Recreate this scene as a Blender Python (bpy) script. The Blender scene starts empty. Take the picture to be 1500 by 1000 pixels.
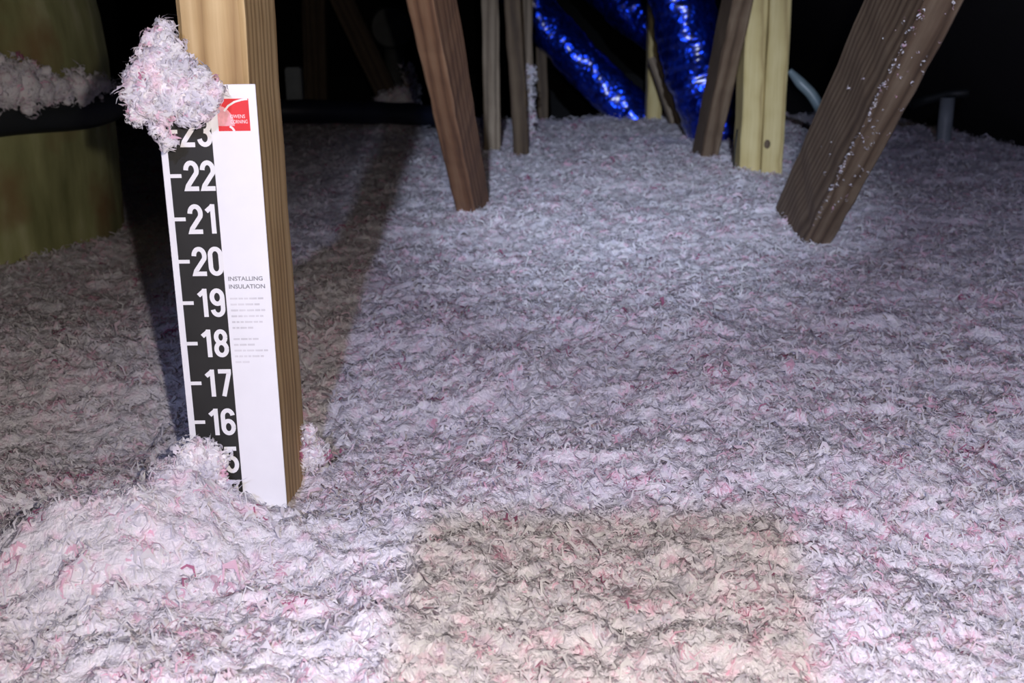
import bpy, bmesh, math, random
import numpy as np
from mathutils import Vector, Matrix

random.seed(7)
rng = np.random.default_rng(11)
S = bpy.context.scene
C = S.collection
R = math.radians

# ------------------------------------------------------------------ camera
cam = bpy.data.cameras.new('camera')
cam.sensor_width = 36.0
cam.lens = 36.0 * 1600 / 1500
cam.clip_start = 0.02
cam.clip_end = 60
cam.dof.use_dof = True
cam.dof.focus_distance = 0.70
cam.dof.aperture_fstop = 16.0
cam_ob = bpy.data.objects.new('camera', cam)
C.objects.link(cam_ob)
cam_ob.matrix_world = (Matrix.Translation((0, 0, 0.297)) @ Matrix.Rotation(R(90 - 16.2), 4, 'X')
                       @ Matrix.Rotation(R(-0.73), 4, 'Z'))
S.camera = cam_ob

# ------------------------------------------------------------------ world and lights
w = bpy.data.worlds.new('attic_dark')
S.world = w
w.use_nodes = True
w.node_tree.nodes['Background'].inputs[0].default_value = (0.8, 0.85, 1.0, 1)
w.node_tree.nodes['Background'].inputs[1].default_value = 0.004


def spot(name, loc, target, power, color, size, blend, radius):
    l = bpy.data.lights.new(name, 'SPOT')
    l.energy = power
    l.color = color
    l.spot_size = R(size)
    l.spot_blend = blend
    l.shadow_soft_size = radius
    o = bpy.data.objects.new(name, l)
    C.objects.link(o)
    o.location = loc
    o.rotation_euler = (Vector(target) - Vector(loc)).to_track_quat('-Z', 'Y').to_euler()
    return o


# headlamp of the photographer, behind the phone (cool), and the phone's own flash (warm)
spot('headlamp_flood', (-0.08, -0.865, 0.80), (0.62, 0.85, 0.0), 52, (0.54, 0.60, 1.0), 62, 0.6, 0.015)
spot('headlamp_beam', (-0.08, -0.865, 0.80), (0.25, 2.5, 0.0), 235, (0.72, 0.82, 1.0), 21, 1.0, 0.015)
spot('phone_flash', (0.035, 0.012, 0.318), (0.0, 0.8, 0.06), 13.0, (1.0, 0.90, 0.84), 140, 0.7, 0.004)

S.view_settings.view_transform = 'Standard'
S.view_settings.look = 'None'
S.view_settings.exposure = 0.1
S.view_settings.gamma = 1.0
S.view_settings.use_curve_mapping = False


# ------------------------------------------------------------------ helpers
def tag(o, label=None, cat=None, group=None, kind=None):
    if label: o['label'] = label
    if cat: o['category'] = cat
    if group: o['group'] = group
    if kind: o['kind'] = kind
    return o


def link(name, me, mat, parent=None):
    o = bpy.data.objects.new(name, me)
    C.objects.link(o)
    if mat is not None and not me.materials:
        me.materials.append(mat)
    if parent is not None:
        o.parent = parent
    return o


def mesh_obj(name, verts, faces, mat, parent=None, smooth=False):
    me = bpy.data.meshes.new(name)
    me.from_pydata([tuple(v) for v in verts], [], faces)
    me.update()
    if smooth:
        me.shade_smooth()
    return link(name, me, mat, parent)


def bm_obj(name, bm, mat, parent=None, smooth=False):
    me = bpy.data.meshes.new(name)
    bm.to_mesh(me)
    bm.free()
    if smooth:
        me.shade_smooth()
    return link(name, me, mat, parent)


def empty(name, loc=(0, 0, 0)):
    o = bpy.data.objects.new(name, None)
    C.objects.link(o)
    o.location = loc
    o.empty_display_size = 0.02
    return o


def box_bm(x0, x1, y0, y1, z0, z1, bevel=0.0, seg=2):
    bm = bmesh.new()
    bmesh.ops.create_cube(bm, size=1.0)
    for v in bm.verts:
        v.co = Vector(((x0 + x1) / 2 + v.co.x * (x1 - x0), (y0 + y1) / 2 + v.co.y * (y1 - y0),
                       (z0 + z1) / 2 + v.co.z * (z1 - z0)))
    if bevel:
        bmesh.ops.bevel(bm, geom=bm.edges[:], offset=bevel, segments=seg, affect='EDGES')
    return bm


def tube(points, radius, sides=20, closed_ends=True, rad_fn=None):
    """swept tube through points; returns verts, faces"""
    P = [Vector(p) for p in points]
    V, F = [], []
    n = len(P)
    up = Vector((0.13, 0.2, 0.97))
    for i, p in enumerate(P):
        t = (P[min(i + 1, n - 1)] - P[max(i - 1, 0)]).normalized()
        a = t.cross(up)
        if a.length < 1e-4:
            a = t.cross(Vector((1, 0, 0)))
        a.normalize()
        b = t.cross(a)
        for k in range(sides):
            an = 2 * math.pi * k / sides
            r = radius if rad_fn is None else rad_fn(i / (n - 1), an)
            V.append(p + (a * math.cos(an) + b * math.sin(an)) * r)
    for i in range(n - 1):
        for k in range(sides):
            k2 = (k + 1) % sides
            F.append((i * sides + k, i * sides + k2, (i + 1) * sides + k2, (i + 1) * sides + k))
    if closed_ends:
        F.append(tuple(range(sides)))
        F.append(tuple((n - 1) * sides + k for k in reversed(range(sides))))
    return V, F


def smooth_path(ctrl, n):
    """Catmull-Rom through control points"""
    P = [Vector(c) for c in ctrl]
    P = [P[0] * 2 - P[1]] + P + [P[-1] * 2 - P[-2]]
    out = []
    segs = len(P) - 3
    for i in range(n):
        u = i / (n - 1) * segs
        k = min(int(u), segs - 1)
        t = u - k
        a, b, c, d = P[k:k + 4]
        out.append(0.5 * ((2 * b) + (c - a) * t + (2 * a - 5 * b + 4 * c - d) * t * t
                          + (3 * b - a - 3 * c + d) * t ** 3))
    return out


# ------------------------------------------------------------------ noise (numpy)
def _hash(ix, iy, seed):
    h = (ix.astype(np.int64) * 374761393 + iy.astype(np.int64) * 668265263 + seed * 974634777) & 0xFFFFFFFF
    h = ((h ^ (h >> 13)) * 1274126177) & 0xFFFFFFFF
    h = h ^ (h >> 16)
    return (h & 0xFFFF) / 65535.0


def vnoise(x, y, seed):
    """gradient noise, about -1..1"""
    ix = np.floor(x); iy = np.floor(y)
    fx = x - ix; fy = y - iy
    ix = ix.astype(np.int64); iy = iy.astype(np.int64)
    def g(dx, dy):
        a = _hash(ix + dx, iy + dy, seed) * 2 * math.pi
        return np.cos(a) * (fx - dx) + np.sin(a) * (fy - dy)
    ux = fx * fx * fx * (fx * (fx * 6 - 15) + 10)
    uy = fy * fy * fy * (fy * (fy * 6 - 15) + 10)
    a = g(0, 0) * (1 - ux) + g(1, 0) * ux
    b = g(0, 1) * (1 - ux) + g(1, 1) * ux
    return (a * (1 - uy) + b * uy) * 1.5


def sstep(a, b, x):
    t = np.clip((x - a) / (b - a), 0, 1)
    return t * t * (3 - 2 * t)


def gauss(x, y, cx, cy, sx, sy):
    return np.exp(-((x - cx) / sx) ** 2 - ((y - cy) / sy) ** 2)


def height(x, y):
    h = 0.011 * vnoise(x * 3.1 + 5, y * 3.1, 1) + 0.008 * vnoise(x * 8, y * 8 + 3, 2)
    wx = x + 0.012 * vnoise(x * 30, y * 30, 8)
    wy = y + 0.012 * vnoise(x * 30 + 9, y * 30, 9)
    h += 0.008 * (np.abs(vnoise(wx * 20, wy * 20, 3)) - 0.3)
    h += 0.0055 * (np.abs(vnoise(wx * 48, wy * 48, 4)) - 0.3)
    h += 0.0042 * (np.abs(vnoise(wx * 105, wy * 105, 5)) - 0.3)
    h += 0.0030 * (np.abs(vnoise(wx * 230, wy * 230, 6)) - 0.3) * (1 - sstep(1.0, 1.8, y))
    # heap banked against the left of the depth marker, dip behind it
    h += 0.040 * gauss(x, y, -0.235, 0.588, 0.075, 0.05)
    h += 0.020 * gauss(x, y, -0.200, 0.618, 0.025, 0.018)
    h -= 0.022 * gauss(x, y, -0.33, 0.80, 0.16, 0.12)
    h += 0.010 * gauss(x, y, -0.15, 0.61, 0.05, 0.03)
    # drifts around the far timbers
    h += 0.008 * gauss(x, y, 0.44, 1.72, 0.07, 0.11)
    h += 0.025 * gauss(x, y, -0.31, 3.4, 0.10, 0.2)
    h -= 0.014 * gauss(x, y, 0.45, 1.46, 0.08, 0.10)
    h += 0.012 * gauss(x, y, 0.30, 2.2, 0.25, 0.4)
    # the layer thins towards the eaves
    h -= 0.16 * sstep(3.55, 4.4, y)
    h -= 0.08 * sstep(1.15, 1.45, x)
    return h


# ------------------------------------------------------------------ materials
def new_mat(name):
    m = bpy.data.materials.new(name)
    m.use_nodes = True
    nt = m.node_tree
    return m, nt, nt.nodes['Principled BSDF']


def N(nt, t, **kw):
    n = nt.nodes.new(t)
    for k, v in kw.items():
        setattr(n, k, v)
    return n


def ramp(nt, stops):
    r = N(nt, 'ShaderNodeValToRGB')
    e = r.color_ramp.elements
    while len(e) < len(stops):
        e.new(0.5)
    for i, (p, c) in enumerate(stops):
        e[i].position = p
        e[i].color = (*c, 1)
    return r


def plain(name, col, rough=0.6, metal=0.0, bump=0.0, bscale=200, vary=0.12):
    m, nt, b = new_mat(name)
    tc = N(nt, 'ShaderNodeTexCoord')
    no = N(nt, 'ShaderNodeTexNoise')
    no.inputs['Scale'].default_value = bscale
    no.inputs['Detail'].default_value = 4
    nt.links.new(tc.outputs['Object'], no.inputs['Vector'])
    lo = tuple(c * (1 - vary) for c in col)
    hi = tuple(min(1, c * (1 + vary)) for c in col)
    r = ramp(nt, [(0.3, lo), (0.7, hi)])
    nt.links.new(no.outputs['Fac'], r.inputs['Fac'])
    nt.links.new(r.outputs['Color'], b.inputs['Base Color'])
    b.inputs['Roughness'].default_value = rough
    b.inputs['Metallic'].default_value = metal
    if bump:
        bp = N(nt, 'ShaderNodeBump')
        bp.inputs['Strength'].default_value = bump
        bp.inputs['Distance'].default_value = 0.002
        nt.links.new(no.outputs['Fac'], bp.inputs['Height'])
        nt.links.new(bp.outputs['Normal'], b.inputs['Normal'])
    return m


def wood(name, dark, mid, light, seed=0.0, ring=1.0):
    """sawn softwood, grain along local Z"""
    m, nt, b = new_mat(name)
    L = nt.links.new
    tc = N(nt, 'ShaderNodeTexCoord')
    mp = N(nt, 'ShaderNodeMapping')
    mp.inputs['Location'].default_value = (seed, seed * 1.7, seed * 0.6)
    mp.inputs['Scale'].default_value = (1, 1, 0.05)
    L(tc.outputs['Object'], mp.inputs['Vector'])
    warp = N(nt, 'ShaderNodeTexNoise')
    warp.inputs['Scale'].default_value = 14
    warp.inputs['Detail'].default_value = 2
    L(mp.outputs['Vector'], warp.inputs['Vector'])
    mixv = N(nt, 'ShaderNodeVectorMath', operation='MULTIPLY_ADD')
    mixv.inputs[1].default_value = (0.055, 0.055, 0.055)
    L(warp.outputs['Color'], mixv.inputs[0])
    L(mp.outputs['Vector'], mixv.inputs[2])
    wv = N(nt, 'ShaderNodeTexWave', wave_type='RINGS', rings_direction='Z')
    wv.inputs['Scale'].default_value = 30 * ring
    wv.inputs['Distortion'].default_value = 1.5
    wv.inputs['Detail'].default_value = 2
    L(mixv.outputs[0], wv.inputs['Vector'])
    fib = N(nt, 'ShaderNodeTexNoise')
    fib.inputs['Scale'].default_value = 260
    fib.inputs['Detail'].default_value = 5
    L(mp.outputs['Vector'], fib.inputs['Vector'])
    blot = N(nt, 'ShaderNodeTexNoise')
    blot.inputs['Scale'].default_value = 16
    blot.inputs['Detail'].default_value = 3
    L(tc.outputs['Object'], blot.inputs['Vector'])
    a = N(nt, 'ShaderNodeMath', operation='MULTIPLY_ADD')
    a.inputs[1].default_value = 0.40
    pw = N(nt, 'ShaderNodeMath', operation='POWER')
    pw.inputs[1].default_value = 0.45
    L(wv.outputs['Fac'], pw.inputs[0])
    L(pw.outputs[0], a.inputs[0])
    c = N(nt, 'ShaderNodeMath', operation='MULTIPLY')
    c.inputs[1].default_value = 0.42
    L(fib.outputs['Fac'], c.inputs[0])
    L(c.outputs[0], a.inputs[2])
    d = N(nt, 'ShaderNodeMath', operation='MULTIPLY_ADD')
    d.inputs[1].default_value = 0.36
    L(blot.outputs['Fac'], d.inputs[0])
    L(a.outputs[0], d.inputs[2])
    r = ramp(nt, [(0.34, dark), (0.62, mid), (0.90, light)])
    L(d.outputs[0], r.inputs['Fac'])
    L(r.outputs['Color'], b.inputs['Base Color'])
    b.inputs['Roughness'].default_value = 0.75
    bp = N(nt, 'ShaderNodeBump')
    bp.inputs['Strength'].default_value = 0.5
    bp.inputs['Distance'].default_value = 0.001
    L(a.outputs[0], bp.inputs['Height'])
    L(bp.outputs['Normal'], b.inputs['Normal'])
    return m


def fluff_mat(name, soft=False):
    m, nt, b = new_mat(name)
    L = nt.links.new
    at = N(nt, 'ShaderNodeAttribute', attribute_name='tone')
    out = nt.nodes['Material Output']
    nt.nodes.remove(b)
    df = N(nt, 'ShaderNodeBsdfDiffuse')
    tr = N(nt, 'ShaderNodeBsdfTranslucent')
    mx = N(nt, 'ShaderNodeMixShader')
    mx.inputs[0].default_value = 0.4 if soft else 0.12
    # dyed fibre shows as a fine mottle
    tc = N(nt, 'ShaderNodeTexCoord')
    n1 = N(nt, 'ShaderNodeTexNoise')
    n1.inputs['Scale'].default_value = 95
    n1.inputs['Detail'].default_value = 4
    L(tc.outputs['Object'], n1.inputs['Vector'])
    r1 = ramp(nt, [(0.30, (0.92, 0.92, 0.96)), (0.52, (1.06, 1.06, 1.06)), (0.62, (1.06, 0.97, 1.01)), (0.78, (1.05, 0.80, 0.89))])
    L(n1.outputs['Fac'], r1.inputs['Fac'])
    mu = N(nt, 'ShaderNodeMix', data_type='RGBA', blend_type='MULTIPLY')
    mu.inputs[0].default_value = 1.0
    L(at.outputs['Color'], mu.inputs[6])
    L(r1.outputs['Color'], mu.inputs[7])
    if not soft:
        n2 = N(nt, 'ShaderNodeTexNoise')
        n2.inputs['Scale'].default_value = 420
        n2.inputs['Detail'].default_value = 3
        L(tc.outputs['Object'], n2.inputs['Vector'])
        bp = N(nt, 'ShaderNodeBump')
        bp.inputs['Strength'].default_value = 0.7
        bp.inputs['Distance'].default_value = 0.0025
        L(n2.outputs['Fac'], bp.inputs['Height'])
        L(bp.outputs['Normal'], df.inputs['Normal'])
    L(mu.outputs[2], df.inputs['Color'])
    L(mu.outputs[2], tr.inputs['Color'])
    L(df.outputs[0], mx.inputs[1])
    L(tr.outputs[0], mx.inputs[2])
    L(mx.outputs[0], out.inputs['Surface'])
    return m


def foil_mat():
    m, nt, b = new_mat('blue_foil')
    L = nt.links.new
    tc = N(nt, 'ShaderNodeTexCoord')
    vo = N(nt, 'ShaderNodeTexVoronoi')
    vo.inputs['Scale'].default_value = 60
    L(tc.outputs['Object'], vo.inputs['Vector'])
    no = N(nt, 'ShaderNodeTexNoise')
    no.inputs['Scale'].default_value = 45
    no.inputs['Detail'].default_value = 4
    L(tc.outputs['Object'], no.inputs['Vector'])
    ad = N(nt, 'ShaderNodeMath', operation='ADD')
    L(vo.outputs['Distance'], ad.inputs[0])
    L(no.outputs['Fac'], ad.inputs[1])
    bp = N(nt, 'ShaderNodeBump')
    bp.inputs['Strength'].default_value = 0.9
    bp.inputs['Distance'].default_value = 0.004
    L(ad.outputs[0], bp.inputs['Height'])
    L(bp.outputs['Normal'], b.inputs['Normal'])
    r = ramp(nt, [(0.3, (0.002, 0.012, 0.22)), (0.7, (0.008, 0.07, 0.80))])
    L(no.outputs['Fac'], r.inputs['Fac'])
    L(r.outputs['Color'], b.inputs['Base Color'])
    b.inputs['Metallic'].default_value = 0.88
    b.inputs['Roughness'].default_value = 0.3
    b.inputs['Coat Weight'].default_value = 1.0
    b.inputs['Coat Roughness'].default_value = 0.22
    b.inputs['Coat Tint'].default_value = (0.75, 0.88, 1, 1)
    return m


M_fluff = fluff_mat('glass_wool')
M_curl = fluff_mat('glass_wool_curls', True)
M_post = wood('fresh_pine', (0.27, 0.16, 0.065), (0.46, 0.31, 0.14), (0.66, 0.49, 0.26), 0.343)
M_pale = wood('pale_pine', (0.34, 0.25, 0.10), (0.52, 0.42, 0.18), (0.64, 0.54, 0.27), 1.72)
M_brown = wood('aged_brown_timber', (0.075, 0.047, 0.028), (0.15, 0.098, 0.060), (0.25, 0.185, 0.12), 2.9)
M_red = wood('reddish_timber', (0.13, 0.06, 0.03), (0.24, 0.115, 0.055), (0.34, 0.19, 0.10), 4.4)
M_grey = wood('grey_timber', (0.10, 0.075, 0.05), (0.20, 0.15, 0.10), (0.30, 0.24, 0.17), 5.2)
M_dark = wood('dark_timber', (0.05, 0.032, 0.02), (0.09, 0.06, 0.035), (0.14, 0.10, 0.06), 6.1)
M_foil = foil_mat()
M_roof = plain('black_roof_underlay', (0.012, 0.012, 0.013), 0.95, bump=0.3, bscale=30)
M_deck = plain('plasterboard', (0.5, 0.48, 0.44), 0.9, bscale=20)
M_white = plain('white_card', (0.88, 0.88, 0.90), 0.45, bscale=60, vary=0.015)
M_black = plain('black_print', (0.018, 0.018, 0.016), 0.5, bscale=60)
M_num = plain('white_print', (0.86, 0.86, 0.86), 0.5, bscale=60, vary=0.02)
M_redp = plain('red_print', (0.78, 0.03, 0.035), 0.5, bscale=60, vary=0.05)
M_pinkp = plain('pink_print', (0.85, 0.40, 0.43), 0.5, bscale=300, vary=0.15)
M_greyp = plain('grey_print', (0.25, 0.25, 0.27), 0.6, bscale=60)
M_lightp = plain('light_grey_print', (0.70, 0.69, 0.71), 0.6, bscale=60)
M_strap = plain('black_rubber', (0.010, 0.013, 0.013), 0.55, bump=0.2, bscale=40)
M_pipe = plain('black_pipe', (0.012, 0.015, 0.03), 0.45, bscale=30)
M_pvc = plain('grey_plastic', (0.22, 0.25, 0.27), 0.45, bscale=30)
M_teal = plain('pale_plastic', (0.22, 0.29, 0.31), 0.35, bscale=30)
M_vent = plain('dull_metal', (0.10, 0.105, 0.10), 0.7, bscale=30)
M_phone = plain('phone_black', (0.02, 0.02, 0.022), 0.4, bscale=80)
M_metal = plain('tripod_metal', (0.25, 0.25, 0.26), 0.4, 0.8, bscale=80)


def olive_mat():
    m, nt, b = new_mat('olive_duct_wrap')
    L = nt.links.new
    tc = N(nt, 'ShaderNodeTexCoord')
    mp = N(nt, 'ShaderNodeMapping')
    mp.inputs['Scale'].default_value = (1, 1, 0.25)
    L(tc.outputs['Object'], mp.inputs['Vector'])
    n1 = N(nt, 'ShaderNodeTexNoise')
    n1.inputs['Scale'].default_value = 26
    n1.inputs['Detail'].default_value = 7
    L(mp.outputs['Vector'], n1.inputs['Vector'])
    n2 = N(nt, 'ShaderNodeTexNoise')
    n2.inputs['Scale'].default_value = 7
    n2.inputs['Detail'].default_value = 4
    L(tc.outputs['Object'], n2.inputs['Vector'])
    r1 = ramp(nt, [(0.3, (0.19, 0.20, 0.075)), (0.55, (0.34, 0.35, 0.15)), (0.75, (0.50, 0.50, 0.27))])
    r2 = ramp(nt, [(0.52, (0, 0, 0)), (0.68, (1, 1, 1))])
    L(n1.outputs['Fac'], r1.inputs['Fac'])
    L(n2.outputs['Fac'], r2.inputs['Fac'])
    mx = N(nt, 'ShaderNodeMix', data_type='RGBA')
    mx.inputs[7].default_value = (0.26, 0.17, 0.07, 1)
    L(r2.outputs['Color'], mx.inputs[0])
    L(r1.outputs['Color'], mx.inputs[6])
    L(mx.outputs[2], b.inputs['Base Color'])
    b.inputs['Roughness'].default_value = 0.85
    bp = N(nt, 'ShaderNodeBump')
    bp.inputs['Strength'].default_value = 0.5
    bp.inputs['Distance'].default_value = 0.006
    L(n1.outputs['Fac'], bp.inputs['Height'])
    L(bp.outputs['Normal'], b.inputs['Normal'])
    return m


M_olive = olive_mat()

FLOOR = -0.345

# ------------------------------------------------------------------ the setting
tag(bm_obj('floor', box_bm(-3.2, 2.2, -3.0, 5.2, FLOOR - 0.03, FLOOR), M_deck), kind='structure')


def slab(name, quad, thick, mat):
    q = [Vector(p) for p in quad]
    n = (q[1] - q[0]).cross(q[3] - q[0]).normalized()
    if n.z < 0:
        n = -n
    V = q + [p + n * thick for p in q]
    F = [(0, 1, 2, 3), (7, 6, 5, 4), (0, 4, 5, 1), (1, 5, 6, 2), (2, 6, 7, 3), (3, 7, 4, 0)]
    return tag(mesh_obj(name, V, F, mat), kind='structure')


# roof deck falling to the far eaves and to the right-hand eaves
slab('ceiling', [(-3.2, 5.05, 0.08), (2.2, 5.05, 0.08), (2.2, -1.6, 3.2), (-3.2, -1.6, 3.2)], 0.03, M_roof)
slab('ceiling', [(1.55, 5.2, -0.22), (1.55, -3.0, -0.22), (-1.6, -3.0, 2.45), (-1.6, 5.2, 2.45)], 0.03, M_roof)
slab('wall_left', [(-3.2, -3.0, FLOOR), (-3.2, 5.2, FLOOR), (-3.2, 5.2, 2.9), (-3.2, -3.0, 2.9)], 0.03, M_roof)
slab('wall_back', [(-3.2, 5.1, FLOOR), (2.2, 5.1, FLOOR), (2.2, 5.1, 0.3), (-3.2, 5.1, 0.3)], 0.03, M_roof)


# ------------------------------------------------------------------ loose glass wool
PAL = np.array([(0.86, 0.84, 0.88), (0.89, 0.88, 0.89), (0.80, 0.78, 0.84),
                (0.88, 0.72, 0.79), (0.84, 0.58, 0.68), (0.50, 0.20, 0.31)])


def fibres(centres, normals, sizes, tones, K, seg=3, width=0.22, lift=0.5, stray=0.10):
    """petal-like curls wrapped round a little puff at each centre; returns verts, quads, tones"""
    n = len(centres)
    m = n * K
    c = np.repeat(centres, K, 0)
    nn = np.repeat(normals, K, 0)
    sz = np.repeat(sizes, K)[:, None]
    t = np.repeat(tones, K, 0) * rng.uniform(0.90, 1.06, (m, 1))
    a = rng.normal(size=(m, 3)) + nn * lift
    a /= np.linalg.norm(a, axis=1, keepdims=True)
    an = (a * nn).sum(1, keepdims=True)
    a = np.where(an < -0.2, a - 1.7 * an * nn, a)
    b = rng.normal(size=(m, 3))
    b -= (b * a).sum(1, keepdims=True) * a
    b /= np.linalg.norm(b, axis=1, keepdims=True)
    s = np.cross(a, b)
    sweep = rng.uniform(0.7, 1.9, (m, 1))
    r0 = sz * rng.uniform(0.30, 0.62, (m, 1))
    fly = np.where(rng.random((m, 1)) < stray, rng.uniform(0.3, 0.8, (m, 1)), rng.uniform(0.0, 0.25, (m, 1)))
    wd = r0 * width * rng.uniform(0.5, 1.5, (m, 1)) * np.where(fly > 0.45, 0.45, 1.0)
    V = np.zeros((m, (seg + 1) * 2, 3))
    for i in range(seg + 1):
        u = i / seg
        an_ = sweep * (u - 0.5)
        d = a * np.cos(an_) + b * np.sin(an_)
        p = c + d * (r0 + sz * fly * u * u)
        ww = wd * (0.35, 1.0, 0.9, 0.25)[i] if seg == 3 else wd
        side = s + d * 0.35 * math.sin(i * 2.1)
        V[:, 2 * i] = p - side * ww
        V[:, 2 * i + 1] = p + side * ww
    base = (np.arange(m) * (seg + 1) * 2)[:, None, None]
    q = np.array([[2 * i, 2 * i + 1, 2 * i + 3, 2 * i + 2] for i in range(seg)])[None]
    F = (base + q).reshape(-1, 4)
    T = np.repeat(t, (seg + 1) * 2, 0)
    return V.reshape(-1, 3), F, np.clip(T, 0, 0.94)


def np_mesh(name, V, F, T, smooth=True):
    me = bpy.data.meshes.new(name)
    nv, nf = len(V), len(F)
    me.vertices.add(nv)
    me.vertices.foreach_set('co', np.ascontiguousarray(V, dtype=np.float32).ravel())
    me.loops.add(nf * 4)
    me.loops.foreach_set('vertex_index', np.ascontiguousarray(F, dtype=np.int32).ravel())
    me.polygons.add(nf)
    me.polygons.foreach_set('loop_start', np.arange(0, nf * 4, 4, dtype=np.int32))
    me.update(calc_edges=True)
    a = me.color_attributes.new('tone', 'FLOAT_COLOR', 'POINT')
    a.data.foreach_set('color', np.c_[T, np.ones(nv)].astype(np.float32).ravel())
    if smooth:
        me.polygons.foreach_set('use_smooth', np.ones(nf, dtype=bool))
    return me


def patch_pink(x, y):
    """share of dyed fibre, in loose drifts of its own"""
    p = 0.5 + 0.5 * vnoise(x * 9 + 3, y * 9, 21) + 0.35 * vnoise(x * 28, y * 28 + 7, 22)
    return np.clip(p - 0.15, 0, 1)


def pick_tones(n, pink):
    u = rng.random(n)
    v = rng.random(n)
    idx = np.where(u < 0.45, 0, np.where(u < 0.8, 1, 2))
    idx = np.where(v < 0.38 * pink, 3, idx)
    idx = np.where(v < 0.17 * pink, 4, idx)
    idx = np.where(v < 0.03 * pink, 5, idx)
    return PAL[idx]


# mass of the layer
ys = np.concatenate([np.linspace(-1.6, 0.36, 40)[:-1], np.exp(np.linspace(math.log(0.36), math.log(4.7), 860))])
sx = np.linspace(-1, 1, 620)
xs = np.sinh(sx * 3.3) / math.sinh(3.3) * 2.6 + 0.02
xs = xs[(xs < 1.42)]
XX, YY = np.meshgrid(xs, ys)
ZZ = height(XX, YY)
V = np.c_[XX.ravel(), YY.ravel(), ZZ.ravel()]
ny, nx = XX.shape
i = np.arange(ny - 1)[:, None] * nx + np.arange(nx - 1)[None]
F = np.stack([i, i + 1, i + nx + 1, i + nx], -1).reshape(-1, 4)
pk = patch_pink(V[:, 0], V[:, 1])[:, None]
T = np.array([0.85, 0.83, 0.87]) * (1 - 0.35 * pk) + np.array([0.86, 0.70, 0.77]) * 0.35 * pk
layer = link('loose_fill_insulation', np_mesh('loose_fill_insulation', V, F, T), M_fluff)
tag(layer, 'fluffy white and pink loose-fill glass wool covering the attic floor', 'insulation', kind='stuff')

# curled wisps lying on it
def wisps(n, K, seg=3):
    """curled strands that follow the lie of the layer, in little tufts of K"""
    yy = np.exp(rng.uniform(math.log(0.36), math.log(3.7), n))
    xx = rng.uniform(-1, 1, n) * (0.22 + 0.60 * yy)
    ok = (xx < 1.35) & ~((xx > -0.208) & (xx < -0.140) & (yy > 0.630) & (yy < 0.745))
    xx, yy = xx[ok], yy[ok]
    n = len(xx)
    m = n * K
    tone = np.repeat(pick_tones(n, patch_pink(xx, yy)), K, 0) * rng.uniform(0.93, 1.07, (m, 1))
    sc = np.repeat(0.78 * (yy / 0.6) ** 0.5 * rng.uniform(0.6, 1.4, n), K)
    x = np.repeat(xx, K) + rng.normal(size=m) * 0.0040 * sc
    y = np.repeat(yy, K) + rng.normal(size=m) * 0.0040 * sc
    r = rng.uniform(0.0016, 0.0052, m) * sc
    th0 = rng.uniform(0, 2 * math.pi, m)
    sw = rng.uniform(1.2, 4.2, m)
    tilt = 0.95 * rng.uniform(0.05, 1.0, m) ** 1.4
    lean = rng.uniform(0, 2 * math.pi, m)
    hw = 0.00062 * sc * rng.uniform(0.5, 1.7, m)
    lift = rng.uniform(-0.3, 1.0, m) * 0.0012 * sc
    x = np.where((np.abs(x + 0.173) < 0.036) & (y > 0.628) & (y < 0.748), x + 0.08, x)
    V = np.zeros((m, (seg + 1) * 2, 3))
    for i in range(seg + 1):
        u = i / seg
        a = th0 + sw * u
        w_ = hw * (0.3 + 0.7 * math.sin(math.pi * (0.12 + 0.8 * u)))
        for k, sgn in ((0, -1), (1, 1)):
            rr = r + sgn * w_
            ox = np.cos(a) * rr
            oy = np.sin(a) * rr
            V[:, 2 * i + k, 0] = x + ox
            V[:, 2 * i + k, 1] = y + oy
            V[:, 2 * i + k, 2] = lift + tilt * (np.cos(a - lean) * rr + 0.55 * r)
    P = V.reshape(-1, 3)
    P[:, 2] += height(P[:, 0], P[:, 1])
    base = (np.arange(m) * (seg + 1) * 2)[:, None, None]
    q = np.array([[2 * i, 2 * i + 1, 2 * i + 3, 2 * i + 2] for i in range(seg)])[None]
    nv = (seg + 1) * 2
    return P, (base + q).reshape(-1, 4), np.clip(np.repeat(tone, nv, 0), 0, 0.9)


fv, ff, ft = wisps(54000, 5)
fl = link('fibre_curls', np_mesh('fibre_curls', fv, ff, ft), M_curl, layer)
tag(fl, kind='stuff')


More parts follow.
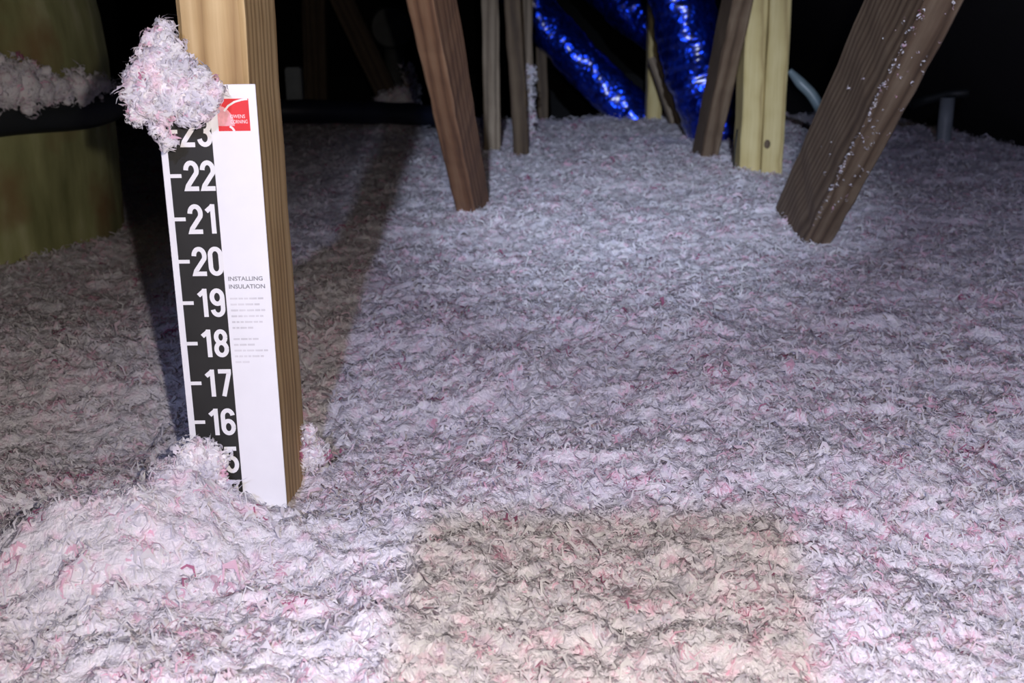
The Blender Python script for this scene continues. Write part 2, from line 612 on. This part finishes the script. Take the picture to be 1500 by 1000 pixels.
def fluff_clump(name, blobs, count, fsize, parent=None, flat=0.7, pink=0.35, K=8):
    """core of lumpy blobs wrapped in curls; blobs = (x, y, z, r)"""
    rq = random.Random(len(blobs) * 31 + count)
    small = []
    for (x, y, z, r) in blobs:      # little knots standing out of each lump
        for _ in range(5):
            dv = Vector((rq.gauss(0, 1), rq.gauss(0, 1), rq.gauss(0, 1))).normalized()
            small.append((x + dv.x * r * 0.95, y + dv.y * r * 0.95 * flat, z + dv.z * r * 0.95, r * rq.uniform(0.2, 0.38)))
    blobs = list(blobs) + small
    bm = bmesh.new()
    for (x, y, z, r) in blobs:
        res = bmesh.ops.create_icosphere(bm, subdivisions=2, radius=r * 0.80)
        for v in res['verts']:
            k = 1 + 0.16 * math.sin(v.co.x * 310 + x * 900) * math.sin(v.co.z * 270 + z * 700) \
                + 0.10 * math.sin(v.co.y * 500 + v.co.x * 430)
            v.co = Vector((v.co.x * k + x, v.co.y * k * flat + y, v.co.z * k + z))
    me = bpy.data.meshes.new(name)
    bm.to_mesh(me)
    bm.free()
    a = me.color_attributes.new('tone', 'FLOAT_COLOR', 'POINT')
    a.data.foreach_set('color', np.tile([0.92, 0.90, 0.91, 1], len(me.vertices)).astype(np.float32))
    me.shade_smooth()
    core = link(name, me, M_fluff, parent)
    B = np.array(blobs)
    wts = B[:, 3] ** 2
    pick = rng.choice(len(B), count, p=wts / wts.sum())
    d = rng.normal(size=(count, 3))
    d /= np.linalg.norm(d, axis=1, keepdims=True)
    r = B[pick, 3][:, None] * rng.uniform(0.78, 1.02, (count, 1))
    cc = B[pick, :3] + d * r * np.array([1, flat, 1])
    sz = fsize * rng.uniform(0.6, 1.5, count)
    v, f, t = fibres(cc, d, sz, np.minimum(pick_tones(count, np.full(count, pink)) * 1.06, 0.94), K, lift=0.5)
    fo = link('fibre_curls', np_mesh('fibre_curls', v, f, t), M_curl, core)
    tag(fo, kind='stuff')
    return core


# ------------------------------------------------------------------ timbers
def beam(name, p0, p1, w, d, mat, twist=0.0, hint=(1, 0, 0), parent=None, seed=0, rough=0.0009):
    """sawn timber from p0 to p1 (centre line), w across hint, d across the other way"""
    p0 = Vector(p0); p1 = Vector(p1)
    z = (p1 - p0)
    ln = z.length
    z.normalize()
    x = Vector(hint)
    x = (x - z * x.dot(z)).normalized()
    y = z.cross(x)
    rr = random.Random(seed)
    c = 0.0028
    prof = [(-w / 2 + c, -d / 2), (w / 2 - c, -d / 2), (w / 2, -d / 2 + c), (w / 2, d / 2 - c),
            (w / 2 - c, d / 2), (-w / 2 + c, d / 2), (-w / 2, d / 2 - c), (-w / 2, -d / 2 + c)]
    n = max(8, int(ln / 0.04))
    V, Fc = [], []
    for i in range(n + 1):
        wob = rr.uniform(-rough, rough), rr.uniform(-rough, rough)
        for (a, b) in prof:
            V.append((a + wob[0] + rr.uniform(-rough, rough) * 0.5, b + wob[1] + rr.uniform(-rough, rough) * 0.5,
                      ln * i / n))
    m = len(prof)
    for i in range(n):
        for k in range(m):
            k2 = (k + 1) % m
            Fc.append((i * m + k, i * m + k2, (i + 1) * m + k2, (i + 1) * m + k))
    Fc.append(tuple(reversed(range(m))))
    Fc.append(tuple(n * m + k for k in range(m)))
    o = mesh_obj(name, V, Fc, mat, parent)
    rot = Matrix((x, y, z)).transposed().to_4x4()
    o.matrix_world = Matrix.Translation(p0) @ rot @ Matrix.Rotation(R(twist), 4, 'Z')
    return o


def along(p0, p1, z):
    """point of the line p0-p1 at height z"""
    p0 = Vector(p0); p1 = Vector(p1)
    return p0 + (p1 - p0) * ((z - p0.z) / (p1.z - p0.z))


# upright post that carries the depth marker
o = beam('wall_stud', (-0.1685, 0.6885, FLOOR), (-0.1685, 0.6885, 1.15), 0.0385, 0.0905, M_post, seed=1, rough=0.0004)
tag(o, 'fresh pine upright post that carries the white depth marker card', 'post')

# web leaning towards the camera, middle
a, b = (-0.0625, 1.845, 0.0), (-0.088, 1.345, 0.322)
o = beam('truss_web', along(a, b, -0.12), along(a, b, 0.95), 0.033, 0.075, M_red, twist=-14, seed=2)
tag(o, 'reddish brown slanting web timber with grey side beside the dim far insulation', 'timber')
# uprights behind it
o = beam('truss_post', (-0.041, 2.69, FLOOR), (-0.041, 2.69, 0.95), 0.040, 0.085, M_grey, seed=3)
tag(o, 'pale brown narrow upright timber just behind the reddish slanting web', 'post')
a, b = (0.028, 2.64, 0.0), (0.010, 2.54, 0.347)
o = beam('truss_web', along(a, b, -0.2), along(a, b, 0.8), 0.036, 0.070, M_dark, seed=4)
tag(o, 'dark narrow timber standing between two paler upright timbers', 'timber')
fp = beam('truss_post', (0.050, 3.04, FLOOR), (0.050, 3.04, 0.75), 0.030, 0.060, M_grey, seed=5)
tag(fp, 'thin far upright timber with white fluff clinging to its lower half', 'post')
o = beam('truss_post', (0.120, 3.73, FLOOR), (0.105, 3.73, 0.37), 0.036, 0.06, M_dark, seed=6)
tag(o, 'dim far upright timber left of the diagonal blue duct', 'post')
# short timbers seen between the two blue ducts
o = beam('truss_post', (0.458, 3.52, FLOOR), (0.455, 3.52, 0.46), 0.045, 0.06, M_pale, seed=7)
tag(o, 'pale short upright timber standing between the two blue ducts', 'post')
a, b = (0.515, 3.33, 0.0), (0.455, 3.36, 0.17)
o = beam('truss_web', along(a, b, -0.12), along(a, b, 0.20), 0.060, 0.038, M_grey, seed=8)
tag(o, 'small slanting timber partly hidden by the upright blue duct', 'timber')
# right-hand truss
a, b = (0.442, 2.50, 0.0), (0.442, 2.20, 0.337)
o = beam('truss_web', along(a, b, -0.10), along(a, b, 0.64), 0.040, 0.089, M_brown, seed=9)
tag(o, 'dark brown slanting web timber crossing in front of the upright blue duct', 'timber')
dp = empty('doubled_post', (0.507, 2.2, FLOOR))
tag(dp, 'pale yellow doubled post of two boards beside the blue duct', 'post')
for k, (x, y) in enumerate(((-0.0215, 0.052), (0.0215, 0.044))):
    bo = beam('board', (x, y, 0), (x, y, 0.95), 0.0415, 0.075, M_pale, parent=None, seed=10 + k)
    mw = bo.matrix_world.copy()
    bo.parent = dp
    bo.matrix_basis = mw
    if k == 1:   # knot in the right-hand board
        bm = bmesh.new()
        bmesh.ops.create_uvsphere(bm, u_segments=14, v_segments=8, radius=0.5)
        for v in bm.verts:
            v.co = Vector((v.co.x * 0.013, v.co.y * 0.004, v.co.z * 0.018))
        kn = bm_obj('knot', bm, M_dark, bo, True)
        kn.location = (-0.013, -0.0375, 0.405)
wire_pts = smooth_path([(0.455, 2.215, -0.05), (0.452, 2.212, 0.03), (0.456, 2.214, 0.09)], 10)
Vw, Fw = tube(wire_pts, 0.0016, 8)
wire = mesh_obj('marker_wire', Vw, Fw, M_strap, None, True)
tag(wire, 'thin dark wire poking out of the insulation beside the doubled post', 'wire')

# heavy diagonal timber, right
a, b = (0.439, 1.505 + 0.043, 0.014 + 0.052), (0.439, 1.145 + 0.043, 0.312 + 0.052)
hb = beam('roof_brace', along(a, b, -0.14), along(a, b, 0.60), 0.040, 0.135, M_brown, seed=12, rough=0.0012)
tag(hb, 'wide weathered brown diagonal timber speckled with white fluff', 'timber')
# white specks clinging along its lower edge
spk = []
for k in range(230):
    t = random.random() ** 0.75
    p = along((0.419, 1.505, 0.014), (0.419, 1.145, 0.312), 0.02 + 0.40 * t)
    if k < 130:
        off = random.gauss(0, 0.0022)
    else:
        off = random.uniform(-0.10, 0.0)
    if k < 150:
        spk.append((p.x - 0.0008, p.y - off * 0.64 * 1, p.z - off * 0.77, 1.0))
    else:
        spk.append((p.x + random.uniform(0.002, 0.036), p.y - 0.001, p.z - 0.001, 0.7))
spk = np.array(spk)
nn = np.tile([-0.6, -0.6, -0.1], (len(spk), 1))
nn = nn / np.linalg.norm(nn, axis=1, keepdims=True)
v, f, t = fibres(spk[:, :3], nn, 0.0036 * rng.uniform(0.4, 1.5, len(spk)), pick_tones(len(spk), np.full(len(spk), 0.3)), 5)
sp = link('clinging_fluff', np_mesh('clinging_fluff', v, f, t), M_curl)
tag(sp, kind='stuff')
sp.parent = hb
sp.matrix_parent_inverse = hb.matrix_world.inverted()


def cling(parent, pts, fsize, K=6):
    pts = np.array(pts)
    nn = np.tile([0.5, -0.8, 0.2], (len(pts), 1))
    v, f, t = fibres(pts, nn, fsize * rng.uniform(0.5, 1.5, len(pts)), pick_tones(len(pts), np.full(len(pts), 0.2)), K)
    s = link('clinging_fluff', np_mesh('clinging_fluff', v, f, t), M_curl)
    tag(s, kind='stuff')
    s.parent = parent
    s.matrix_parent_inverse = parent.matrix_world.inverted()


cling(fp, [(random.gauss(0.056, 0.007), 3.005, random.uniform(0.0, 0.19)) for _ in range(160)], 0.013)

# far left timbers
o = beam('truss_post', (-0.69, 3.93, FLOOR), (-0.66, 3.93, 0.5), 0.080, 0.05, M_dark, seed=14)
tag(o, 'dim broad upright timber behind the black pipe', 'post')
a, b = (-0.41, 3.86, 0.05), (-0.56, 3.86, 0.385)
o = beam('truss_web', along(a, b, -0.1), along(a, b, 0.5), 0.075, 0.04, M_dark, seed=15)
tag(o, 'very dark slanting timber behind the black pipe, beside the round vent', 'timber')
ft2 = beam('truss_post', (-0.305, 3.47, FLOOR), (-0.311, 3.47, 0.165), 0.028, 0.04, M_grey, seed=16)
tag(ft2, 'short far stub of timber heaped with fluff', 'post')
cling(ft2, [(random.gauss(-0.305, 0.012), 3.435, random.uniform(0.0, 0.185)) for _ in range(150)], 0.016)
fc = fluff_clump('insulation_clump', [(-0.36, 3.33, 0.075, 0.030), (-0.325, 3.33, 0.085, 0.034), (-0.39, 3.33, 0.066, 0.020)], 160, 0.016)
tag(fc, 'dim tuft of fluff lying on the end of the black pipe', 'insulation')

# ------------------------------------------------------------------ pipes, vents, ducts
# black pipe lying across the far left
pts = smooth_path([(-1.25, 2.92, 0.085), (-0.95, 2.96, 0.082), (-0.60, 3.02, 0.078), (-0.30, 3.22, 0.052), (-0.2, 3.30, 0.03)], 40)
Vp, Fp = tube(pts, 0.031, 20, rad_fn=lambda u, a: 0.031 + 0.0015 * math.sin(u * 190))
tag(mesh_obj('drain_pipe', Vp, Fp, M_pipe, None, True), 'black ribbed pipe lying across the dim insulation behind the post', 'pipe')
# small pale box behind
o = bm_obj('junction_box', box_bm(-0.645, -0.600, 3.24, 3.28, 0.06, 0.185, 0.004), M_pvc)
tag(o, 'small pale grey box on the black pipe beside the pine post', 'box')

# round vent disc on a dark stack
vr = empty('roof_vent', (-0.413, 4.02, 0.0))
tag(vr, 'dim round grey vent cap hanging in the dark background', 'vent')
bm = bmesh.new()
bmesh.ops.create_cone(bm, cap_ends=True, segments=40, radius1=0.076, radius2=0.066, depth=0.03)
bmesh.ops.rotate(bm, verts=bm.verts[:], matrix=Matrix.Rotation(R(90), 3, 'X'))
oc = bm_obj('cap', bm, M_vent, vr, False); oc.location = (0, 0, 0.291)
Vs, Fs = tube([(0, 0.05, -0.3), (0, 0.05, 0.0), (0, 0.05, 0.30)], 0.035, 20)
mesh_obj('stack', Vs, Fs, M_vent, vr, True)

# foil ducts
def duct(name, ctrl, r, label, group=None, coils=30):
    pts = smooth_path(ctrl, 150)
    rf = lambda u, a: r * (1 + 0.012 * math.sin(u * coils * 2 * math.pi) + 0.035 * math.sin(3 * a + u * 17)
                           + 0.025 * math.sin(5 * a - u * 41) + 0.02 * math.sin(2 * a + u * 67))
    Vd, Fd = tube(pts, r, 40, True, rf)
    o = mesh_obj(name, Vd, Fd, M_foil, None, True)
    tag(o, label, 'duct', group)
    return o


duct('foil_duct', [(-0.12, 3.70, 0.60), (0.08, 3.70, 0.345), (0.24, 3.66, 0.172), (0.40, 3.62, 0.012), (0.52, 3.60, -0.12)], 0.070,
     'shiny blue foil duct slanting down into the insulation', coils=26)
duct('foil_duct', [(0.40, 2.98, 0.62), (0.448, 2.97, 0.36), (0.495, 2.96, 0.18), (0.548, 2.95, 0.03), (0.60, 2.95, -0.15)], 0.082,
     'shiny blue foil duct dropping steeply behind the brown slanting web', coils=26)
duct('foil_duct', [(0.22, 3.95, 0.52), (0.30, 3.92, 0.44), (0.42, 3.85, 0.33), (0.60, 3.78, 0.22), (0.80, 3.75, 0.16)], 0.075,
     'dim navy foil duct running behind the two brighter blue ducts', coils=26)

# stub of a vent by the right-hand eaves
st = empty('vent_stub', (1.070, 2.72, 0.0))
tag(st, 'short grey plastic pipe stub standing near the dark eaves', 'pipe')
Vs, Fs = tube([(0, 0, -0.20), (0, 0, -0.05), (0, 0, 0.06), (0, 0, 0.112)], 0.0175, 20)
mesh_obj('pipe', Vs, Fs, M_pvc, st, True)
Vs, Fs = tube([(-0.085, 0.01, 0.095), (-0.05, 0.01, 0.106), (0.0, 0.01, 0.119), (0.05, 0.01, 0.122)], 0.012, 14)
mesh_obj('arm', Vs, Fs, M_strap, st, True)
# pale plastic pipe end leaning behind the heavy timber
Vs, Fs = tube(smooth_path([(0.665, 2.66, 0.183), (0.690, 2.65, 0.155), (0.722, 2.64, 0.120), (0.76, 2.63, 0.05), (0.80, 2.62, -0.06)], 24), 0.012, 16,
              rad_fn=lambda u, a: 0.007 + 0.006 * min(1, u * 4))
tag(mesh_obj('plastic_tube', Vs, Fs, M_teal, None, True), 'pale blue-grey plastic tube end leaning behind the wide diagonal timber', 'pipe')

# wrapped round duct, left
wd = empty('wrapped_duct', (-0.950, 1.62, FLOOR))
tag(wd, 'broad olive-green wrapped round duct with a black hoop', 'duct')
prof = [(0.352, 0.0), (0.354, 0.2), (0.352, 0.345), (0.355, 0.45), (0.356, 0.52), (0.355, 0.60), (0.350, 0.66),
        (0.338, 0.74), (0.315, 0.84), (0.29, 0.96), (0.27, 1.1), (0.27, 1.25)]
Vc, Fc = [], []
SN = 96
for j, (r, z) in enumerate(prof):
    for k in range(SN):
        a = 2 * math.pi * k / SN
        rr = r * (1 + 0.006 * math.sin(7 * a + z * 5) + 0.004 * math.sin(17 * a - z * 9))
        Vc.append((rr * math.cos(a), rr * math.sin(a), z))
for j in range(len(prof) - 1):
    for k in range(SN):
        k2 = (k + 1) % SN
        Fc.append((j * SN + k, j * SN + k2, (j + 1) * SN + k2, (j + 1) * SN + k))
Fc.append(tuple(reversed(range(SN))))
Fc.append(tuple((len(prof) - 1) * SN + k for k in range(SN)))
mesh_obj('wrap', Vc, Fc, M_olive, wd, True)
# black hoop with rounded section standing proud
hz0 = 0.188 - FLOOR
Vh, Fh = [], []
SS = 12
for k in range(SN):
    a = 2 * math.pi * k / SN
    for s in range(SS):
        b = 2 * math.pi * s / SS
        rr = 0.358 + 0.017 * math.copysign(abs(math.cos(b)) ** 0.6, math.cos(b))
        zz = hz0 + 0.024 * math.copysign(abs(math.sin(b)) ** 0.6, math.sin(b)) + 0.002 * math.sin(9 * a)
        Vh.append((rr * math.cos(a), rr * math.sin(a), zz))
for k in range(SN):
    for s in range(SS):
        k2, s2 = (k + 1) % SN, (s + 1) % SS
        Fh.append((k * SS + s, k2 * SS + s, k2 * SS + s2, k * SS + s2))
tag(mesh_obj('hoop', Vh, Fh, M_strap, wd, True), 'black rubber hoop')
# drift of fluff caught on the hoop
bl = []
for an, r in ((-62, 0.013), (-57, 0.010), (-52, 0.014), (-48, 0.011), (-44, 0.018), (-40, 0.026), (-36, 0.033), (-33, 0.038), (-29, 0.036), (-24, 0.026), (-19, 0.022), (-13, 0.024), (-6, 0.019), (0, 0.014)):
    bl.append((-0.950 + 0.366 * math.cos(R(an)), 1.62 + 0.366 * math.sin(R(an)), 0.212 + r * 0.45, r))
tag(fluff_clump('insulation_clump', bl, 800, 0.010, flat=0.9, pink=0.25, K=6),
    'greyish drift of fluff caught on the black hoop of the olive duct', 'insulation')

# ------------------------------------------------------------------ depth marker card
Y0 = 0.6400      # back of the card, just clear of the post's face
card = empty('depth_marker', (-0.17325, Y0, FLOOR))
tag(card, 'white and black numbered insulation depth marker card stapled to the pine post', 'ruler')


def rel(v):
    return (v[0] + 0.17325, v[1] - Y0, v[2] - FLOOR)


def flat(name, polys, depth, mat, parent=None, thick=0.00022):
    """polys: lists of (x, z) outlines or (verts, quads); printed layer standing proud of the card"""
    V, F = [], []
    y = -depth
    for pv, pf in polys:
        o = len(V)
        n = len(pv)
        y -= 0.00002
        V += [rel((x, Y0 + y, z)) for x, z in pv]
        V += [rel((x, Y0 + y + thick, z)) for x, z in pv]
        for f in pf:
            F.append(tuple(o + q for q in f))
            F.append(tuple(o + n + q for q in reversed(f)))
    ob = mesh_obj(name, V, F, mat, parent or card)
    return ob


def rect(x0, x1, z0, z1):
    return ([(x0, z0), (x1, z0), (x1, z1), (x0, z1)], [(0, 1, 2, 3)])


def stroke(pts, width):
    P = [Vector((p[0], p[1])) for p in pts]
    n = len(P)
    V, F = [], []
    for i, p in enumerate(P):
        t0 = (P[i] - P[i - 1]).normalized() if i else (P[1] - P[0]).normalized()
        t1 = (P[i + 1] - P[i]).normalized() if i < n - 1 else t0
        t = (t0 + t1)
        if t.length < 1e-6:
            t = t1
        t.normalize()
        nrm = Vector((-t.y, t.x))
        c = max(0.5, nrm.dot(Vector((-t1.y, t1.x))))
        V += [tuple(p + nrm * width / 2 / c), tuple(p - nrm * width / 2 / c)]
    for i in range(n - 1):
        F.append((2 * i, 2 * i + 1, 2 * i + 3, 2 * i + 2))
    return V, F


def arc(cx, cy, rx, ry, a0, a1, n=14):
    return [(cx + rx * math.cos(R(a0 + (a1 - a0) * i / n)), cy + ry * math.sin(R(a0 + (a1 - a0) * i / n))) for i in range(n + 1)]


DIG = {
    '0': [arc(.5, .74, .5, .26, 0, 180) + arc(.5, .26, .5, .26, 180, 360) + [(1, .74)]],
    '1': [[(.02, .80), (.66, 1.02)], [(.62, 1.08), (.62, -.08)]],
    '2': [arc(.5, .72, .5, .28, 180, -25) + [(.1, .12), (.0, .0), (1.1, .0)]],
    '3': [arc(.5, .75, .5, .25, 170, -75) + [(.45, .52)], [(.45, .52)] + arc(.5, .26, .5, .26, 75, -170)],
    '4': [[(.72, -.07), (.72, 1.05)], [(.72, 1.0), (.0, .30), (1.15, .30)]],
    '5': [[(1.05, 1.0), (.06, 1.0), (.02, .50)] + arc(.5, .30, .5, .30, 125, -165)],
    '6': [arc(.5, .74, .5, .26, 10, 180) + [(.0, .26)], arc(.5, .27, .5, .27, 0, 360, 24)],
    '7': [[(-.07, 1.0), (.98, 1.0), (.98, .92), (.35, -.07)]],
    '8': [arc(.5, .76, .44, .24, 0, 360, 24), arc(.5, .26, .5, .26, 0, 360, 24)],
    '9': [arc(.5, .73, .5, .27, 0, 360, 24), [(1.0, .74)] + arc(.5, .26, .5, .26, 0, -170)],
}


def numeral(txt, x0, zc, w=0.0062, h=0.0150, gap=0.0034, sw=0.0027):
    out = []
    x = x0
    for ch in txt:
        for pl in DIG[ch]:
            out.append(stroke([(x + px * w, zc - h / 2 + pz * h) for px, pz in pl], sw))
        x += (w * (0.75 if ch == '1' else 1)) + gap
    return out


XL, XB0, XB1, XR = -0.2020, -0.1978, -0.1716, -0.1445
ZT = 0.2660
bm = box_bm(XL + 0.17325, XR + 0.17325, -0.0012, 0.0, 0.0, ZT - FLOOR, 0.0003, 1)
bm_obj('panel', bm, M_white, card)
flat('black_band', [rect(XB0, XB1, FLOOR + 0.01, ZT - 0.0005)], 0.0016, M_black)
for k in range(13, 24):
    zc = 0.062 + (k - 16) * 0.0254
    flat('tick', [rect(XB0 - 0.0002, XB0 + 0.0066, zc - 0.0011, zc + 0.0011)], 0.0019, M_num)
    x0 = -0.1884 if '1' not in str(k) else (-0.1884 if k == 21 else -0.1880)
    flat('numeral', numeral(str(k), x0, zc), 0.0019, M_num)

# emblem: red square with a pale sweep, small white lettering
LX0, LX1, LZ0, LZ1 = -0.1672, -0.1490, 0.2398, 0.2580
lg = flat('emblem', [rect(LX0, LX1, LZ0, LZ1)], 0.0016, M_redp)
def lp(u, v): return (LX0 + (LX1 - LX0) * u, LZ0 + (LZ1 - LZ0) * v)
sweep = [lp(0.0, 0.16)] + [lp(0.52 * math.cos(R(a)), 0.16 + 0.64 * math.sin(R(a))) for a in range(0, 91, 10)]
flat('pale_sweep', [(sweep, [tuple(range(len(sweep)))])], 0.0018, M_pinkp, lg).matrix_parent_inverse = Matrix()
flat('white_arc', [stroke([lp(0.22, 0.62), lp(0.36, 0.78), lp(0.56, 0.90), lp(0.8, 0.965), lp(0.98, 0.985)], 0.0011),
                   stroke([lp(0.36, 0.15), lp(0.44, 0.09), lp(0.50, 0.0)], 0.0012)], 0.0020, M_num, lg)


def text_mesh(name, body, x, z, h, mat, depth, width=None, bold=0.0, parent=None):
    cu = bpy.data.curves.new(name, 'FONT')
    cu.body = body
    cu.size = h * 1.40
    cu.offset = bold
    cu.resolution_u = 3
    tmp = bpy.data.objects.new(name, cu)
    C.objects.link(tmp)
    bpy.context.view_layer.update()
    me = bpy.data.meshes.new_from_object(tmp.evaluated_get(bpy.context.evaluated_depsgraph_get()))
    C.objects.unlink(tmp)
    bpy.data.objects.remove(tmp)
    xs_ = [v.co.x for v in me.vertices]
    sc = 1.0
    if width:
        sc = width / (max(xs_) - min(xs_))
    mn = min(xs_)
    for v in me.vertices:
        v.co = Vector(rel((x + (v.co.x - mn) * sc, Y0 - depth, z + v.co.y)))
    me.materials.clear()
    return link(name, me, mat, parent or card)


text_mesh('lettering', 'OWENS', *lp(0.40, 0.40), 0.0021, M_num, 0.0021, 0.0085, parent=lg)
text_mesh('lettering', 'CORNING', *lp(0.40, 0.235), 0.0021, M_num, 0.0021, 0.0098, parent=lg)
zt = 0.062 + (19.62 - 16) * 0.0254
text_mesh('lettering', 'INSTALLING', -0.1692, zt - 0.0024, 0.0026, M_greyp, 0.0016, 0.0205, 0.00006)
text_mesh('lettering', 'INSULATION', -0.1692, zt - 0.0072, 0.0026, M_greyp, 0.0016, 0.0216, 0.00006)
# small print: too fine to read in the photograph, set as rows of word-length dashes
zz = zt - 0.0134
for wid in (0.0200, 0.0190, 0.0206, 0.0192, 0.0186, 0.0125, None, 0.0160, 0.0140, 0.0204, 0.0176, 0.0090):
    if wid:
        x = -0.1692
        ws = []
        while x < -0.1692 + wid - 0.001:
            l = min(random.uniform(0.0016, 0.0048), -0.1692 + wid - x)
            ws.append(rect(x, x + l, zz - 0.00055, zz + 0.00055))
            x += l + 0.0007
        flat('small_print', ws, 0.0016, M_lightp)
    zz -= 0.00365 if wid else 0.0034

# clump of fluff on the top corner of the card and tufts against its foot
px = 0.00039
def cl(x, y, r, dy=0.0):
    return (-0.188 + (x - 257) * px + 0.00004 * (y - 120), 0.619 + dy, 0.2655 - (y - 125) * px, r * px)
clump = fluff_clump('insulation_clump', [cl(264, 48, 12), cl(256, 66, 20), cl(250, 86, 28), cl(246, 108, 34), cl(228, 132, 30), cl(254, 134, 34),
                                         cl(282, 132, 32), cl(306, 136, 21), cl(278, 100, 22), cl(270, 80, 16), cl(212, 152, 18), cl(238, 162, 18), cl(300, 110, 14),
                                         cl(280, 158, 16), cl(232, 184, 10), cl(240, 200, 8), cl(208, 112, 9), cl(204, 168, 9)],
                    1500, 0.0050, flat=0.55, pink=0.15, K=8)
tag(clump, 'white tuft of fluff perched on the top corner of the depth marker', 'insulation')
tuft = fluff_clump('insulation_clump', [(-0.203, 0.622, 0.026, 0.020), (-0.190, 0.624, 0.036, 0.013), (-0.184, 0.624, 0.020, 0.014),
                                        (-0.196, 0.622, 0.046, 0.012), (-0.186, 0.624, 0.043, 0.009), (-0.181, 0.624, 0.008, 0.012)], 420, 0.0060, flat=0.6, pink=0.3)
tag(tuft, 'white tuft of fluff banked over the lowest numbers of the depth marker', 'insulation')
tuft = fluff_clump('insulation_clump', [(-0.144, 0.722, 0.006, 0.012), (-0.143, 0.715, 0.024, 0.006)], 120, 0.0060, flat=0.8, pink=0.3)
tag(tuft, 'small tuft of fluff clinging to the foot of the pine post', 'insulation')

# ------------------------------------------------------------------ the photographer's phone on its tripod (just behind the lens)
ph = empty('smartphone', (-0.002, -0.016, 0.308))
tag(ph, 'black smartphone clamped level on a small metal tripod', 'phone')
bm = bmesh.new()
rw, rh, rc = 0.066, 0.038, 0.012
out = []
for (cx, cz, a0) in ((rw - rc, rh - rc, 0), (-rw + rc, rh - rc, 90), (-rw + rc, -rh + rc, 180), (rw - rc, -rh + rc, 270)):
    for k in range(7):
        a = R(a0 + 15 * k)
        out.append((cx + rc * math.cos(a), cz + rc * math.sin(a)))
f1 = bm.faces.new([bm.verts.new((x, 0.004, z)) for x, z in out])
r_ = bmesh.ops.extrude_face_region(bm, geom=[f1])
for g in r_['geom']:
    if isinstance(g, bmesh.types.BMVert):
        g.co.y -= 0.008
bmesh.ops.recalc_face_normals(bm, faces=bm.faces[:])
bo = bm_obj('case', bm, M_phone, ph)
tp = empty('tripod', (0.001, -0.06, FLOOR))
tag(tp, 'small metal tripod standing in the insulation, holding a black smartphone', 'tripod')
bm_obj('clamp', box_bm(-0.03, 0.03, 0.02, 0.052, 0.585, 0.603, 0.003), M_phone, tp)
Vs, Fs = tube([(0, 0.02, 0.35), (0, 0.02, 0.50), (0, 0.026, 0.59)], 0.009, 14)
mesh_obj('mast', Vs, Fs, M_metal, tp, True)
for an in (90 + 60, 90 + 180, 90 - 60 + 0):
    Vs, Fs = tube([(0.16 * math.cos(R(an + 60)), 0.16 * math.sin(R(an + 60)) - 0.02, 0.0), (0, 0.015, 0.40)], 0.006, 10)
    mesh_obj('leg', Vs, Fs, M_metal, tp, True)
